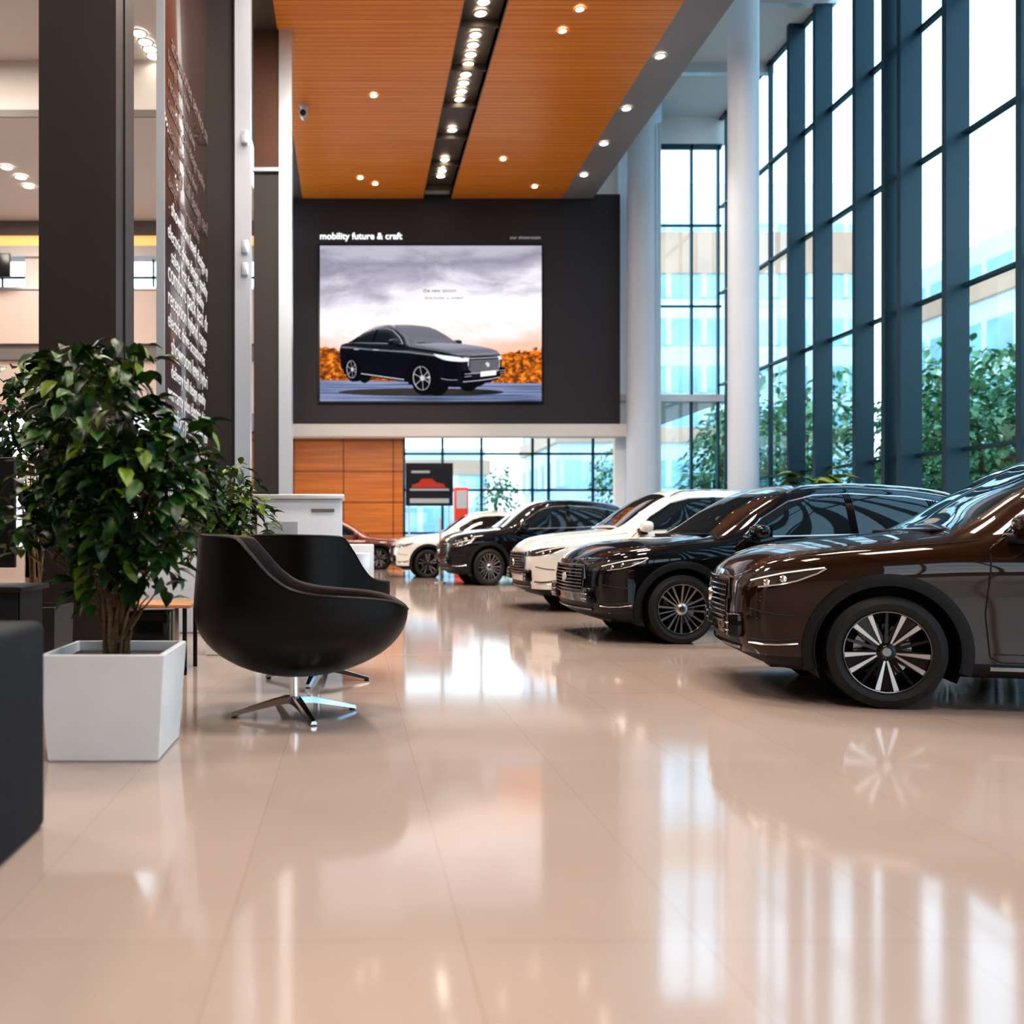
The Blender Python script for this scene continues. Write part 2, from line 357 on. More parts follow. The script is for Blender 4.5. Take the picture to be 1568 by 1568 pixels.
# ------------------------------------------------------------------ display
D=empty('video_wall_display')
b=MB(); b.box(-.96,5.30,25.40,25.5,4.78,9.20,'tv_black'); b.obj('bezel',D)
me=bpy.data.meshes.new('picture'); me.from_pydata([(-.91,25.395,4.83),(5.25,25.395,4.83),(5.25,25.395,9.15),(-.91,25.395,9.15)],[],[(0,1,2,3)]); me.materials.append(M['display_landscape']); link('picture',me,D)
def text(name,body,size,loc,parent,mt,rot=(R_(90),0,0)):
    cu=bpy.data.curves.new(name,'FONT'); cu.body=body; cu.size=size; cu.extrude=.004; cu.materials.append(M[mt]); return link(name,cu,parent,loc,rot)
text('title_text','mobility future & craft',.255,(-.92,25.48,9.36),D,'text_white').data.offset=.006
text('caption_text','our showroom',.14,(4.38,25.48,9.36),D,'text_grey')
text('body_text','the new saloon',.15,(1.95,25.38,7.85),D,'poster_dark'); text('body_text_2','drive further in comfort',.11,(2.0,25.38,7.66),D,'poster_dark'); text('body_text_3','in store',.13,(4.4,25.38,7.28),D,'text_white')

# ------------------------------------------------------------------ CAR
def pchip(xs,ys):
    xs=np.array(xs,float); ys=np.array(ys,float); h=np.diff(xs); d=np.diff(ys)/h; m=np.zeros(len(xs))
    for i in range(1,len(xs)-1):
        if d[i-1]*d[i]>0:
            w1=2*h[i]+h[i-1]; w2=h[i]+2*h[i-1]; m[i]=(w1+w2)/(w1/d[i-1]+w2/d[i])
    m[0]=d[0]; m[-1]=d[-1]
    def f(x):
        x=np.clip(np.asarray(x,float),xs[0],xs[-1]); i=np.clip(np.searchsorted(xs,x)-1,0,len(xs)-2)
        t=(x-xs[i])/h[i]; return (2*t**3-3*t**2+1)*ys[i]+(t**3-2*t**2+t)*h[i]*m[i]+(-2*t**3+3*t**2)*ys[i+1]+(t**3-t**2)*h[i]*m[i+1]
    return f
T=lambda *p: pchip([q[0] for q in p],[q[1] for q in p])
fw=T((0,.66),(.04,.735),(.12,.81),(.3,.88),(.6,.92),(1,.935),(2.4,.935),(3.8,.935),(4.2,.91),(4.5,.85),(4.65,.76),(4.7,.68))
fzb=T((0,.30),(.15,.24),(.4,.21),(1,.205),(3.9,.215),(4.4,.27),(4.7,.36))
fzs=T((0,.80),(.04,.845),(.12,.885),(.3,.925),(.6,.96),(1,.99),(1.35,1.015),(2,1.035),(3,1.065),(4,1.10),(4.4,1.09),(4.6,1.03),(4.7,.96))
fzr=T((0,.825),(.04,.875),(.12,.925),(.3,.975),(.6,1.018),(1,1.058),(1.30,1.09),(1.45,1.15),(1.8,1.375),(2.1,1.525),(2.35,1.58),(2.8,1.60),(3.5,1.565),(4,1.49),(4.3,1.38),(4.5,1.2),(4.62,1.06),(4.7,.975))
fyr=T((0,.74),(.6,.76),(1.3,.80),(1.7,.74),(2.1,.69),(2.8,.68),(3.5,.67),(4.1,.66),(4.5,.74),(4.7,.82))
fzc=T((0,.845),(.04,.90),(.12,.955),(.3,1.01),(.6,1.055),(1,1.09),(1.22,1.11),(1.40,1.19),(1.75,1.42),(2.05,1.585),(2.25,1.64),(2.7,1.672),(3.3,1.645),(4,1.56),(4.3,1.44),(4.5,1.25),(4.62,1.09),(4.7,.985))
SUB=[4,3,5,6,6,5,14,5,5]
SEG=sum([[i]*n for i,n in enumerate(SUB)],[])
def ring(x):
    w=float(fw(x)); zb=float(fzb(x)); zs=float(fzs(x)); zr=float(fzr(x)); yr=float(fyr(x))*w; zc=float(fzc(x)); h=zs-zb
    P=np.array([(0,zb),(.86*w,zb),(.955*w,zb+.06),(.965*w,zb+.32*h),(.980*w,zb+.60*h),(1.0*w,zb+.80*h),(.948*w,zs),(yr,zr),(.55*yr,zc-.22*(zc-zr)),(0,zc)])
    s=np.concatenate([[0],np.cumsum(np.linalg.norm(np.diff(P,axis=0),axis=1)+1e-6)])
    fy=pchip(s,P[:,0]); fz=pchip(s,P[:,1]); t=np.concatenate([np.linspace(s[i],s[i+1],SUB[i],endpoint=False) for i in range(9)]+[[s[-1]]])
    return fy(t),fz(t)
pf=T((.15,.14),(.3,.06),(.42,.015),(.6,0),(.75,.01),(.86,.05),(.98,.13),(1.2,.2))
pr=T((.15,-.10),(.35,-.02),(.6,0),(.85,-.02),(1.0,-.08),(1.2,-.1))
def push(x,y,z):
    return x+(float(pf(z))+.07*(y/.6)**2)*math.exp(-x/.28)+float(pr(z))*math.exp(-(4.7-x)/.2)
def side_pt(x,z,out=0.):
    Y,Z=ring(x); k0=SUB[0]+SUB[1]; Yc=Y[k0:]; Zc=Z[k0:]
    y=float(np.interp(z,Zc,Yc)); return (push(x,y,z),y+out,z)
WX=(.93,3.72); WZ=.355; WR=.425
def inpoly(x,z,P):
    c=False; n=len(P)
    for i in range(n):
        x1,z1=P[i];x2,z2=P[(i+1)%n]
        if (z1>z)!=(z2>z) and x<(x2-x1)*(z-z1)/(z2-z1)+x1: c=not c
    return c
DLO=[(1.58,1.085),(1.80,1.27),(2.12,1.455),(2.4,1.52),(2.8,1.535),(3.4,1.505),(3.85,1.43),(4.12,1.30),(4.05,1.17),(3.0,1.115)]
HL=[(-.1,.74),(.0,.79),(.22,.845),(.58,.885),(.50,.835),(.36,.785),(.24,.755),(.1,.735)]
def build_body():
    xs=np.concatenate([np.linspace(0,.3,16,endpoint=False),np.linspace(.3,4.4,118,endpoint=False),np.linspace(4.4,4.7,14)])
    V=[];F=[];S=[];K=len(SEG)+1
    for x in xs:
        Y,Z=ring(x)
        for k in range(K): V.append((push(x,Y[k],Z[k]),-Y[k],Z[k]))
        for k in range(K): V.append((push(x,Y[k],Z[k]),Y[k],Z[k]))
    def id_(i,k,sd): return i*2*K+sd*K+k
    for i in range(len(xs)-1):
        for k in range(K-1):
            for sd in (0,1):
                F.append((id_(i,k,sd),id_(i+1,k,sd),id_(i+1,k+1,sd),id_(i,k+1,sd)))
                c=SEG[k]
                if c==7 and SEG[k-1]==6: c=20
                S.append(c)
    for ei,x in ((0,xs[0]),(1,xs[-1])):
        Y,Z=ring(x); C=16; base=len(V)
        for k in range(K):
            for j in range(C+1):
                y=-Y[k]*(1-2*j/C); V.append((push(x,y,Z[k]),y,Z[k]))
        for k in range(K-1):
            for j in range(C):
                F.append((base+k*(C+1)+j,base+k*(C+1)+j+1,base+(k+1)*(C+1)+j+1,base+(k+1)*(C+1)+j)); S.append(10+ei)
    me=bpy.data.meshes.new('t'); me.from_pydata(V,[],F)
    bm=bmesh.new(); bm.from_mesh(me); bm.faces.ensure_lookup_table()
    ly=bm.faces.layers.int.new('seg')
    for i,f in enumerate(bm.faces): f[ly]=S[i]
    bmesh.ops.remove_doubles(bm,verts=bm.verts[:],dist=.0006)
    kill=[]
    for f in bm.faces:
        c=f.calc_center_median()
        if abs(c.y)>.5 and c.z<.95:
            for wx in WX:
                if math.hypot(c.x-wx,c.z-WZ)<WR: kill.append(f);break
    bmesh.ops.delete(bm,geom=kill,context='FACES')
    for v in bm.verts:
        if abs(v.co.y)>.5 and v.is_boundary:
            for wx in WX:
                dx,dz=v.co.x-wx,v.co.z-WZ; r=math.hypot(dx,dz)
                if r<WR+.06: v.co.x=wx+dx/r*WR; v.co.z=WZ+dz/r*WR
    def cut(p1,p2,sel):
        d=Vector((p2[0]-p1[0],0,p2[1]-p1[1])); no_=Vector((-d.z,0,d.x)).normalized()
        x0,x1=min(p1[0],p2[0])-.05,max(p1[0],p2[0])+.05; z0,z1=min(p1[1],p2[1])-.05,max(p1[1],p2[1])+.05
        fs=[f for f in bm.faces if sel(f) and x0<f.calc_center_median().x<x1 and z0<f.calc_center_median().z<z1]
        g=set(fs)
        for f in fs: g.update(f.edges); g.update(f.verts)
        if fs: bmesh.ops.bisect_plane(bm,geom=list(g),dist=1e-5,plane_co=Vector((p1[0],0,p1[1])),plane_no=no_)
    for i in range(len(DLO)): cut(DLO[i],DLO[(i+1)%len(DLO)],lambda f:f[ly]==6)
    for i in range(len(HL)): cut(HL[i],HL[(i+1)%len(HL)],lambda f:f[ly] in (3,4,5,10))
    for z in (.30,): cut((-.2,z),(5,z),lambda f:True)
    for z in (.40,.50,.78): cut((-.2,z),(.3,z),lambda f:f[ly]==10)
    for v_,x0,x1 in ((1.36,1.2,1.5),(2.10,2,2.2),(4.2,4.1,4.3),(4.5,4.4,4.6)):
        cut((v_,.9),(v_,1.8),lambda f:f[ly] in(7,8))
    mats=['PAINT','car_glass','black_plastic','headlamp','gloss_black','taillamp']
    for f in bm.faces:
        c=f.calc_center_median(); s_=f[ly]; m_=0; f.smooth=True
        if s_==6 and inpoly(c.x,c.z,DLO): m_=1
        elif s_ in(7,8) and (1.36<c.x<2.10 or 4.2<c.x<4.5): m_=1
        elif s_ in(3,4,5,10) and abs(c.y)>.46 and inpoly(c.x,c.z,HL): m_=3
        elif s_==10 and abs(c.y)<.50 and .50<c.z<.78: m_=4
        elif s_==10 and c.z<.40: m_=2
        elif c.z<.30 or s_==0: m_=2
        elif c.x>4.35 and abs(c.y)>.45 and .88<c.z<1.0: m_=5
        f.material_index=m_
    bmesh.ops.recalc_face_normals(bm,faces=bm.faces[:])
    bm.to_mesh(me); bm.free()
    me.materials.append(M['paint_black'])
    for n in mats[1:]: me.materials.append(M[n])
    me.name='car_body'; me.set_sharp_from_angle(angle=R_(50)); return me
BODY=build_body()

MX=1.66
def build_details():
    b=MB()
    for sg in (-1,1):
        S=lambda p: (p[0],sg*p[1],p[2])
        for wx in WX:
            N=40; vs=[];fs=[]
            for i in range(N+1):
                a=R_(-16)+R_(212)*i/N
                for r,o in ((WR-.012,-.05),(WR-.012,.016),(WR+.03,.022),(WR+.062,.012),(WR+.064,-.02)):
                    x=wx+r*math.cos(a); z=WZ+r*math.sin(a); z_=max(z,.215)
                    p=side_pt(min(max(x,.02),4.68),z_,o)
                    vs.append(S((x,p[1],z_)))
            for i in range(N):
                for j in range(4): fs.append((i*5+j,i*5+j+1,(i+1)*5+j+1,(i+1)*5+j))
            b.add(vs,fs,'black_plastic',True)
            vs=[];fs=[]
            for i in range(25):
                a=R_(-25)+R_(230)*i/24
                for y in (.52,.915): vs.append((wx+WR*math.cos(a),sg*y,WZ+WR*math.sin(a)))
            for i in range(24): fs.append((i*2,i*2+1,i*2+3,i*2+2))
            b.add(vs,fs,'black_plastic',True)
            b.add([(wx+WR*math.cos(R_(a)),sg*.52,WZ+WR*math.sin(R_(a))) for a in range(0,360,15)],[tuple(range(24))],'black_plastic')
        poly=[]
        for i in range(len(DLO)):
            p,q=DLO[i],DLO[(i+1)%len(DLO)]
            for t in np.linspace(0,1,8,endpoint=False): poly.append((p[0]+(q[0]-p[0])*t,p[1]+(q[1]-p[1])*t))
        b.tube([S(side_pt(x,z,.002)) for x,z in poly],.008,'chrome',6,True)
        for x0,x1 in ((2.72,2.78),(3.62,3.70)):
            for xx in np.linspace(x0,x1,4): b.tube([S(side_pt(xx,z,.001)) for z in np.linspace(1.115,1.52 if x0<3 else 1.46,10)],.011,'gloss_black',6)
        def seam(P,r=.0045,mt='seam'):
            Q=[]
            for i in range(len(P)-1):
                for t in np.linspace(0,1,10,endpoint=False): Q.append((P[i][0]+(P[i+1][0]-P[i][0])*t,P[i][1]+(P[i+1][1]-P[i][1])*t))
            Q.append(P[-1]); b.tube([S(side_pt(x,z,0)) for x,z in Q],r,mt,5)
        seam([(1.60,1.07),(1.50,1.0),(1.47,.6),(1.50,.34),(1.56,.31),(2.66,.31),(2.70,.40),(2.74,.8),(2.74,1.09)])
        seam([(2.70,.40),(2.76,.31),(3.20,.31),(3.34,.55),(3.56,.80),(3.68,1.0),(3.68,1.12)])
        seam([(1.50,.27),(3.25,.27)],.012,'chrome')
        seam([(1.52,.36),(3.15,.36)],.004)
        Q=[]
        for x in np.linspace(.14,1.45,24):
            Y,Z=ring(x); k=sum(SUB[:6])+3; Q.append((push(x,Y[k],Z[k]),sg*Y[k],Z[k]+.001))
        b.tube(Q,.004,'seam',5)
        Q=[]
        for x in np.linspace(2.15,4.05,24):
            Y,Z=ring(x); k=sum(SUB[:7])
            lift=.035*min(1,min(x-2.15,4.05-x)/.12); Q.append((x,sg*(Y[k]-.01),Z[k]+lift))
        b.tube(Q,.014,'chrome',8)
        vs=[];fs=[];n1,n2=12,16
        for i in range(n1+1):
            a=math.pi*i/n1
            for j in range(n2):
                c=2*math.pi*j/n2
                ux,uy,uz=math.sin(a)*math.cos(c),math.cos(a),math.sin(a)*math.sin(c)
                e=lambda t:math.copysign(abs(t)**.75,t)
                vs.append((MX+.085*e(ux),sg*(1.045+.125*e(uy)),1.135+.075*e(uz)))
        for i in range(n1):
            for j in range(n2): fs.append((i*n2+j,i*n2+(j+1)%n2,(i+1)*n2+(j+1)%n2,(i+1)*n2+j))
        b.add(vs,fs,'PAINT_PH',True)
        b.rbox(MX-.06,MX+.04,*sorted((sg*.85,sg*1.0)),1.03,1.09,'black_plastic',.015)
        b.box(MX+.072,MX+.084,*sorted((sg*.95,sg*1.14)),1.085,1.185,'car_glass')
        for x in (2.50,3.40):
            p=side_pt(x,.93,.0); b.rbox(x-.10,x+.10,*sorted((sg*(p[1]-.005),sg*(p[1]+.03))),.915,.942,'chrome',.011)
        b.tube([S(side_pt(x,z,.003)) for x,z in ((.05,.785),(.14,.812),(.26,.838),(.40,.858),(.54,.876))],.0045,'drl',6)
        b.tube([S(side_pt(x,z,.003)) for x,z in ((.10,.745),(.24,.765),(.36,.79),(.49,.838),(.55,.872))],.006,'chrome',6)
        for x,z in ((.16,.775),(.27,.80)): 
            p=side_pt(x,z,.0); b.lathe([(.001,-.008),(.018,-.006),(.024,.004)],'chrome',16,'y',(p[0],sg*(p[1]-.0),z))
        y0,y1=sorted((sg*.46,sg*.68))
        b.rbox(.02,.12,y0,y1,.40,.56,'gloss_black',.02)
        for k in range(2): b.rbox(.008,.03,y0+.01,y1-.02,.44+k*.05,.449+k*.05,'chrome',.003)
        b.tube([S(side_pt(x,z,.004)) for x,z in ((.06,.60),(.14,.585),(.24,.57),(.36,.565))],.006,'seam',6)
        b.tube([S(side_pt(x,z,.004)) for x,z in ((.04,.40),(.12,.395),(.24,.40),(.38,.42))],.010,'black_plastic',6)
        b.tube([S(side_pt(x,z,.004)) for x,z in ((.04,.375),(.12,.37),(.24,.375),(.38,.39))],.006,'chrome',6)
    for i in range(7):
        z=.525+i*.036; b.tube([(push(0,y,z)-.010,y,z) for y in np.linspace(-.47,.47,13)],.006,'dark_chrome',6)
    for y in np.linspace(-.44,.44,23): b.tube([(push(0,y,z)-.006,y,z) for z in (.51,.6,.7,.77)],.004,'gloss_black',5)
    fr=[(y,.79) for y in np.linspace(-.50,.50,13)]+[(.52,.65),(.46,.50)]+[(y,.49) for y in np.linspace(.40,-.40,11)]+[(-.46,.50),(-.52,.65)]
    b.tube([(push(0,y,z)-.01,y,z) for y,z in fr],.010,'dark_chrome',8,True)
    b.lathe([(.001,-.030),(.045,-.030),(.05,-.01),(.05,.02)],'chrome',24,'x',(0,0,.65))
    b.tube([(push(0,y,.33)-.015,y,.33) for y in np.linspace(-.6,.6,13)],.010,'dark_chrome',6)
    b.box(.3,4.4,-.6,.6,.2,.24,'black_plastic')
    b.rbox(1.25,1.40,-.66,.66,1.10,1.125,'black_plastic',.01)
    return b
DB=build_details(); M['PAINT_PH']=M['paint_black']; DET=DB.mesh('car_details',45)
def build_wheel(style):
    b=MB(); R=.355
    b.lathe([(.248,.095),(.262,.113),(.30,.120),(.33,.114),(.347,.095),(.3545,.06),(R,0),(.3545,-.06),(.347,-.095),(.30,-.12),(.248,-.1)],'rubber',64,'y')
    for y in (-.05,-.017,.017,.05): b.lathe([(.3552,y-.004),(.352,y),(.3552,y+.004)],'seam',64,'y')
    b.lathe([(.252,-.112),(.246,-.108),(.240,-.085),(.222,-.06),(.215,.09)],'gloss_black',64,'y')
    b.lathe([(.255,-.106),(.252,-.113),(.247,-.112),(.243,-.100)],'alloy' if style else 'dark_chrome',64,'y')
    b.lathe([(.001,.0),(.17,.0),(.17,.02)],'dark_chrome',40,'y')
    b.lathe([(.001,.03),(.235,.03)],'seam',40,'y')
    def blade(a,r0,w0,r1,w1,skew=0,mt='alloy',y0=-.085,y1=-.105):
        ca,sa=math.cos(a),math.sin(a); ca2,sa2=math.cos(a+skew),math.sin(a+skew)
        A=[(r0,-w0,y0,0),(r1,-w1,y1,1),(r1,w1,y1,1),(r0,w0,y0,0)]
        P=[]
        for r,w,y,k in A:
            c_,s_=(ca,sa) if k==0 else (ca2,sa2); P.append((r*c_-w*s_,r*s_+w*c_,y))
        b.prism(P,mt,'gloss_black',0,-.03)
    if style==0:
        for i in range(5):
            a=2*math.pi*i/5+math.pi/2
            blade(a,.03,.034,.240,.070,0,'gloss_black',-.074,-.092)
            blade(a+.12,.055,.005,.243,.015,.10); blade(a-.12,.055,.005,.243,.015,-.10)
            blade(a+.628,.04,.012,.243,.008,0,'gloss_black')
    else:
        for i in range(6):
            a=2*math.pi*i/6+.2
            for d in (-.17,.17): blade(a+d*.8,.05,.008,.243,.012,d*.55)
            blade(a+math.pi/6,.05,.005,.243,.008,0)
    b.lathe([(.001,-.098),(.034,-.098),(.040,-.092),(.062,-.084),(.066,-.04)],'gloss_black' if style==0 else 'alloy',32,'y'); b.lathe([(.001,-.103),(.026,-.103),(.030,-.095)],'dark_chrome',24,'y')
    return b.mesh('wheel_style',40)
WH=[build_wheel(0),build_wheel(1)]
def car(name,wx,wy,rot,paint,style,sc=(1,1,1),flip=False):
    th=R_(rot); lx,ly=(WX[0]*sc[0],-.935*sc[1])
    if flip: th+=math.pi; ly=.935*sc[1]
    c,s_=math.cos(th),math.sin(th)
    e=empty(name,(wx-(lx*c-ly*s_),wy-(lx*s_+ly*c),0),(0,0,th),sc)
    o=link('body',BODY,e); o.material_slots[0].link='OBJECT'; o.material_slots[0].material=M[paint]
    o=link('trim_and_lamps',DET,e); i=DB.mats.index('PAINT_PH'); o.material_slots[i].link='OBJECT'; o.material_slots[i].material=M[paint]
    k=1
    for x in WX:
        for sd in (-1,1):
            w=link('wheel_%d'%k,WH[style],e,(x,sd*.80,WZ),(0,R_(random.randint(0,70)),0) if sd<0 else (0,0,math.pi)); k+=1
    return e
car('suv_car',3.37,5.75,-15,'paint_brown',0,(1,1,1.02))
car('suv_car.001',3.33,9.2,3,'paint_black',1)
car('suv_car.002',3.42,13.0,2,'paint_white',1,(1,1,1.08))
car('suv_car.003',5.1,16.4,0,'paint_black',1,(1,1,1.1))
car('suv_car.004',3.0,20.0,6,'paint_black',1,(1,1,1.15))
car('suv_car.005',1.95,23.6,0,'paint_white',0,(1,1,1.05))
car('suv_car.006',.85,29.5,0,'paint_red',0,(1,1,1),True)

# picture of a car on the display
def picture_car():
    al=R_(48); rd=(math.cos(al),math.sin(al))
    VV=[];FF=[];CC=[]
    kx=T((-.3,.92),(2.2,.92),(2.9,.86),(3.6,.62),(4.2,.26),(4.8,.05))
    def shade(n,key):  # highlights and sky reflection baked into the pictured car's face colours
        up=n[1]; tw=n[2]; rt=n[0]
        fres=(1-max(0,min(1,tw)))**2
        if key=='paint':
            base=(.006,.006,.012); band=math.exp(-((up-.22)/.06)**2)*.22+math.exp(-((up-.75)/.10)**2)*.22
            k=max(0,up-.80)*1.3+fres*.08*max(0,up+.2)+band+.02*max(0,rt)
        elif key=='glass': base=(.012,.016,.02); k=max(0,up-.35)*.35
        elif key=='chrome': return (.6,.6,.66) if up>-.1 else (.12,.12,.14)
        elif key=='alloy': return (.5,.5,.54) if tw>.3 else (.12,.12,.13)
        elif key=='lamp': return (.75,.76,.84)
        else: base=(.006,.006,.008); k=0
        return (base[0]+k*.85,base[1]+k*.85,base[2]+k)
    def key(n):
        if n.startswith('paint'):return 'paint'
        return {'car_glass':'glass','chrome':'chrome','dark_chrome':'chrome','alloy':'alloy','headlamp':'lamp','drl':'lamp'}.get(n,'blk')
    def proj(co):
        x,y,z=co
        if z>1.06: z=1.06+(z-1.06)*float(kx(x))
        a=-(x-2.0); s_=y; z=z*.86
        right=a*rd[0]-s_*rd[1]; tow=a*rd[1]+s_*rd[0]
        D_=7.5; k=D_/(D_-tow); return (right*k,(z-.95)*k+.95,tow)
    def addm(me,off=(0,0,0),flip=False):
        o=len(VV)
        for v in me.vertices:
            c=v.co if not flip else Vector((-v.co.x,-v.co.y,v.co.z)); VV.append(proj((c.x+off[0],c.y+off[1],c.z+off[2])))
        for p in me.polygons:
            n=p.normal if not flip else Vector((-p.normal.x,-p.normal.y,p.normal.z))
            a,s_=-n.x,n.y; nn=(a*rd[0]-s_*rd[1],n.z,a*rd[1]+s_*rd[0]); kk=key(me.materials[p.material_index].name)
            if nn[2]<-.2 and kk!='blk': continue
            FF.append([i+o for i in p.vertices]); CC.append(shade(nn,kk))
    addm(BODY); addm(DET)
    for x in WX:
        addm(WH[1],(x,-.80,WZ)); addm(WH[1],(x,.80,WZ),True)
    o=len(VV)
    VV.extend([proj(p) for p in ((-.04,-.26,.42),(-.04,.26,.42),(-.04,.26,.52),(-.04,-.26,.52))]); FF.append([o,o+1,o+2,o+3]); CC.append((.8,.8,.85))
    V=np.array(VV); used=sorted({i for f in FF for i in f})
    x0,x1=V[used,0].min(),V[used,0].max(); z0,z1=V[used,1].min(),V[used,1].max()
    X0,X1=-.36,4.23; k=(X1-X0)/(x1-x0); Z0=4.97
    P=[(X0+(p[0]-x0)*k,25.375-.006*(p[2]+3),Z0+(p[1]-z0)*(1.98/(z1-z0))) for p in VV]
    me=bpy.data.meshes.new('picture_car'); me.from_pydata(P,[],FF); ca=me.color_attributes.new('Col','FLOAT_COLOR','CORNER')
    buf=[]
    for f,c in zip(FF,CC): buf+= [c[0],c[1],c[2],1]*len(f)
    ca.data.foreach_set('color',buf); me.materials.append(M['display_picture']); link('picture_car',me,D)
    b=MB(); N=40
    b.add([(1.9+2.3*math.cos(2*math.pi*i/N),25.385,5.08+.11*math.sin(2*math.pi*i/N)) for i in range(N)],[tuple(range(N))],'tv_black'); b.obj('picture_shadow',D)  # car's shadow drawn into the picture as a flat dark ellipse
picture_car()

# ------------------------------------------------------------------ lounge chairs
def lounge_chair(name,x,y,rot):
    e=empty(name,(x,y,0),(0,0,R_(rot)))
    zr=T((0,.64),(15,.67),(30,.715),(45,.735),(66,.75),(88,.785),(104,.865),(118,.99),(130,1.085),(180,1.10))
    def Rr(ph):
        c,s_=math.cos(ph),math.sin(ph); a=.70 if c>0 else .61; q=2.6
        return ((abs(c)/a)**q+(abs(s_)/.46)**q)**(-1/q)
    n=96; b=MB(); vs=[];fs=[]
    def g(z): u=min(1,max(0,(z-.23)/.42)); return (1-(1-u)**2.1)**.55
    NT=20
    for j in range(NT+1):
        for i in range(n):
            ph=2*math.pi*i/n-math.pi; Z=float(zr(abs(math.degrees(ph)))); t=j/NT; z=.23+(Z-.23)*t**1.5
            gg=g(z) if j>0 else .02
            r=Rr(ph)*gg*(1-.05*max(0,(z-.7)/.4)); vs.append((r*math.cos(ph),r*math.sin(ph),z))
    for j in range(NT):
        for i in range(n): k=(i+1)%n; fs.append((j*n+i,j*n+k,(j+1)*n+k,(j+1)*n+i))
    b.add(vs,fs,'leather_black',True)
    top=vs[NT*n:]; vi=[];fi=[]
    sc=[(1,0),(.985,.012),(.955,.012),(.925,-.008)]
    for s_,dz in sc: vi+=[(p[0]*s_,p[1]*s_,p[2]+dz) for p in top]
    for q in range(1,9):
        t=q/8
        vi+=[(p[0]*(.925-.06*t),p[1]*(.925-.06*t),(p[2]-.008)*(1-t)+.46*t) for p in top]
    for q in range(1,5): vi+=[(p[0]*(.865*(1-q/4.001)),p[1]*(.865*(1-q/4.001)),.46+.03*math.sin(q/4*1.57)) for p in top]
    L=len(vi)//n
    for j in range(L-1):
        for i in range(n): k=(i+1)%n; fi.append((j*n+i,j*n+k,(j+1)*n+k,(j+1)*n+i))
    b.add(vi,fi,'leather_inner',True)
    b.tube([(p[0]*1.002,p[1]*1.002,p[2]+.002) for p in top],.005,'black_plastic',6,True)
    b.obj('shell',e,sharp=60)
    b=MB(); b.lathe([(.035,.06),(.030,.12),(.030,.24),(.10,.245),(.10,.26)],'chrome',24)
    for k in range(4):
        a=k*math.pi/2+R_(20); c,s_=math.cos(a),math.sin(a); V=[]
        for r,w,z0,z1 in ((.0,.045,.075,.115),(.12,.036,.065,.10),(.28,.026,.035,.06),(.40,.020,.008,.028)):
            for ww,zz in ((-w,z0),(w,z0),(w*.6,z1),(-w*.6,z1)): V.append((r*c-ww*s_,r*s_+ww*c,zz))
        F=[(0,1,2,3),(12,13,14,15)]
        for q in range(3):
            for t in range(4): F.append((q*4+t,q*4+(t+1)%4,q*4+4+(t+1)%4,q*4+4+t))
        b.add(V,F,'chrome',True)
        b.lathe([(.018,0),(.018,.012)],'black_plastic',12,c=(.38*c,.38*s_,0),cap1=True)
    b.obj('star_base',e,sharp=30)
lounge_chair('swivel_lounge_chair',-.36,5.65,0)
lounge_chair('swivel_lounge_chair.001',-.27,6.98,62)

# ------------------------------------------------------------------ sofa (near left)
e=empty('sofa')
b=MB()
b.rbox(-3.2,-2.95,2.2,3.46,.05,.78,'sofa_fabric',.04,4); b.rbox(-1.42,-1.16,2.2,3.46,.0,.78,'sofa_fabric',.035,4)
b.rbox(-2.98,-1.40,2.2,2.45,.05,.78,'sofa_fabric',.04,4); b.rbox(-2.96,-1.41,2.42,3.44,.08,.30,'sofa_fabric',.02,3)
b.rbox(-2.95,-2.19,2.44,3.45,.30,.45,'sofa_fabric',.05,4); b.rbox(-2.18,-1.42,2.44,3.45,.30,.45,'sofa_fabric',.05,4)
for x in (-3.1,):
    for y in (2.3,3.36): b.lathe([(.025,0),(.025,.06)],'chrome',12,c=(x,y,0))
b.obj('frame',e)
# workstation far left
b=MB(); b.rbox(-3.85,-2.32,6.4,7.0,.70,.74,'black_plastic',.01); b.box(-3.8,-2.36,6.44,6.48,0,.7,'sofa_fabric'); b.box(-3.8,-3.76,6.45,6.95,0,.7,'black_plastic'); b.box(-2.40,-2.36,6.45,6.95,0,.7,'black_plastic')
b.rbox(-3.15,-2.42,6.55,6.59,.87,1.66,'tv_black',.01); b.rbox(-2.9,-2.8,6.6,6.63,.76,1.2,'silver',.01); b.rbox(-3.0,-2.7,6.5,6.7,.74,.76,'silver',.006); b.obj('workstation_desk')

# side table
b=MB(); b.rbox(-1.85,-1.27,7.15,7.75,.53,.56,'table_wood',.008)
for x in (-1.80,-1.34):
    for y in (7.2,7.68): b.box(x,x+.03,y,y+.03,.0,.53,'black_plastic')
b.rbox(-1.79,-1.45,7.22,7.66,.12,.50,'gloss_black',.01); b.box(-1.80,-1.31,7.2,7.23,.03,.06,'chrome'); b.box(-1.40,-1.37,7.2,7.23,0,.53,'chrome')
b.obj('side_table')
# reception desk
b=MB(); b.rbox(-1.05,-.12,10,10.7,0,1.50,'desk_white',.02); b.rbox(-1.09,-.09,9.95,10.75,1.50,1.55,'white_metal',.012); b.box(-.95,-.60,9.985,10.0,1.05,1.25,'silver'); b.box(-.45,-.2,9.985,10,1.36,1.39,'text_dim'); b.obj('reception_desk')
b=MB(); b.rbox(-.12,.36,15.5,16,0,.95,'desk_white',.02); b.rbox(-.05,.30,15.48,15.5,.15,.8,'silver',.005); b.obj('brochure_cabinet')
b=MB(); b.rbox(-2.6,-1.5,10.3,10.85,0,1.02,'desk_white',.02); b.rbox(-2.63,-1.47,10.27,10.88,1.02,1.06,'black_plastic',.01);b.obj('counter')
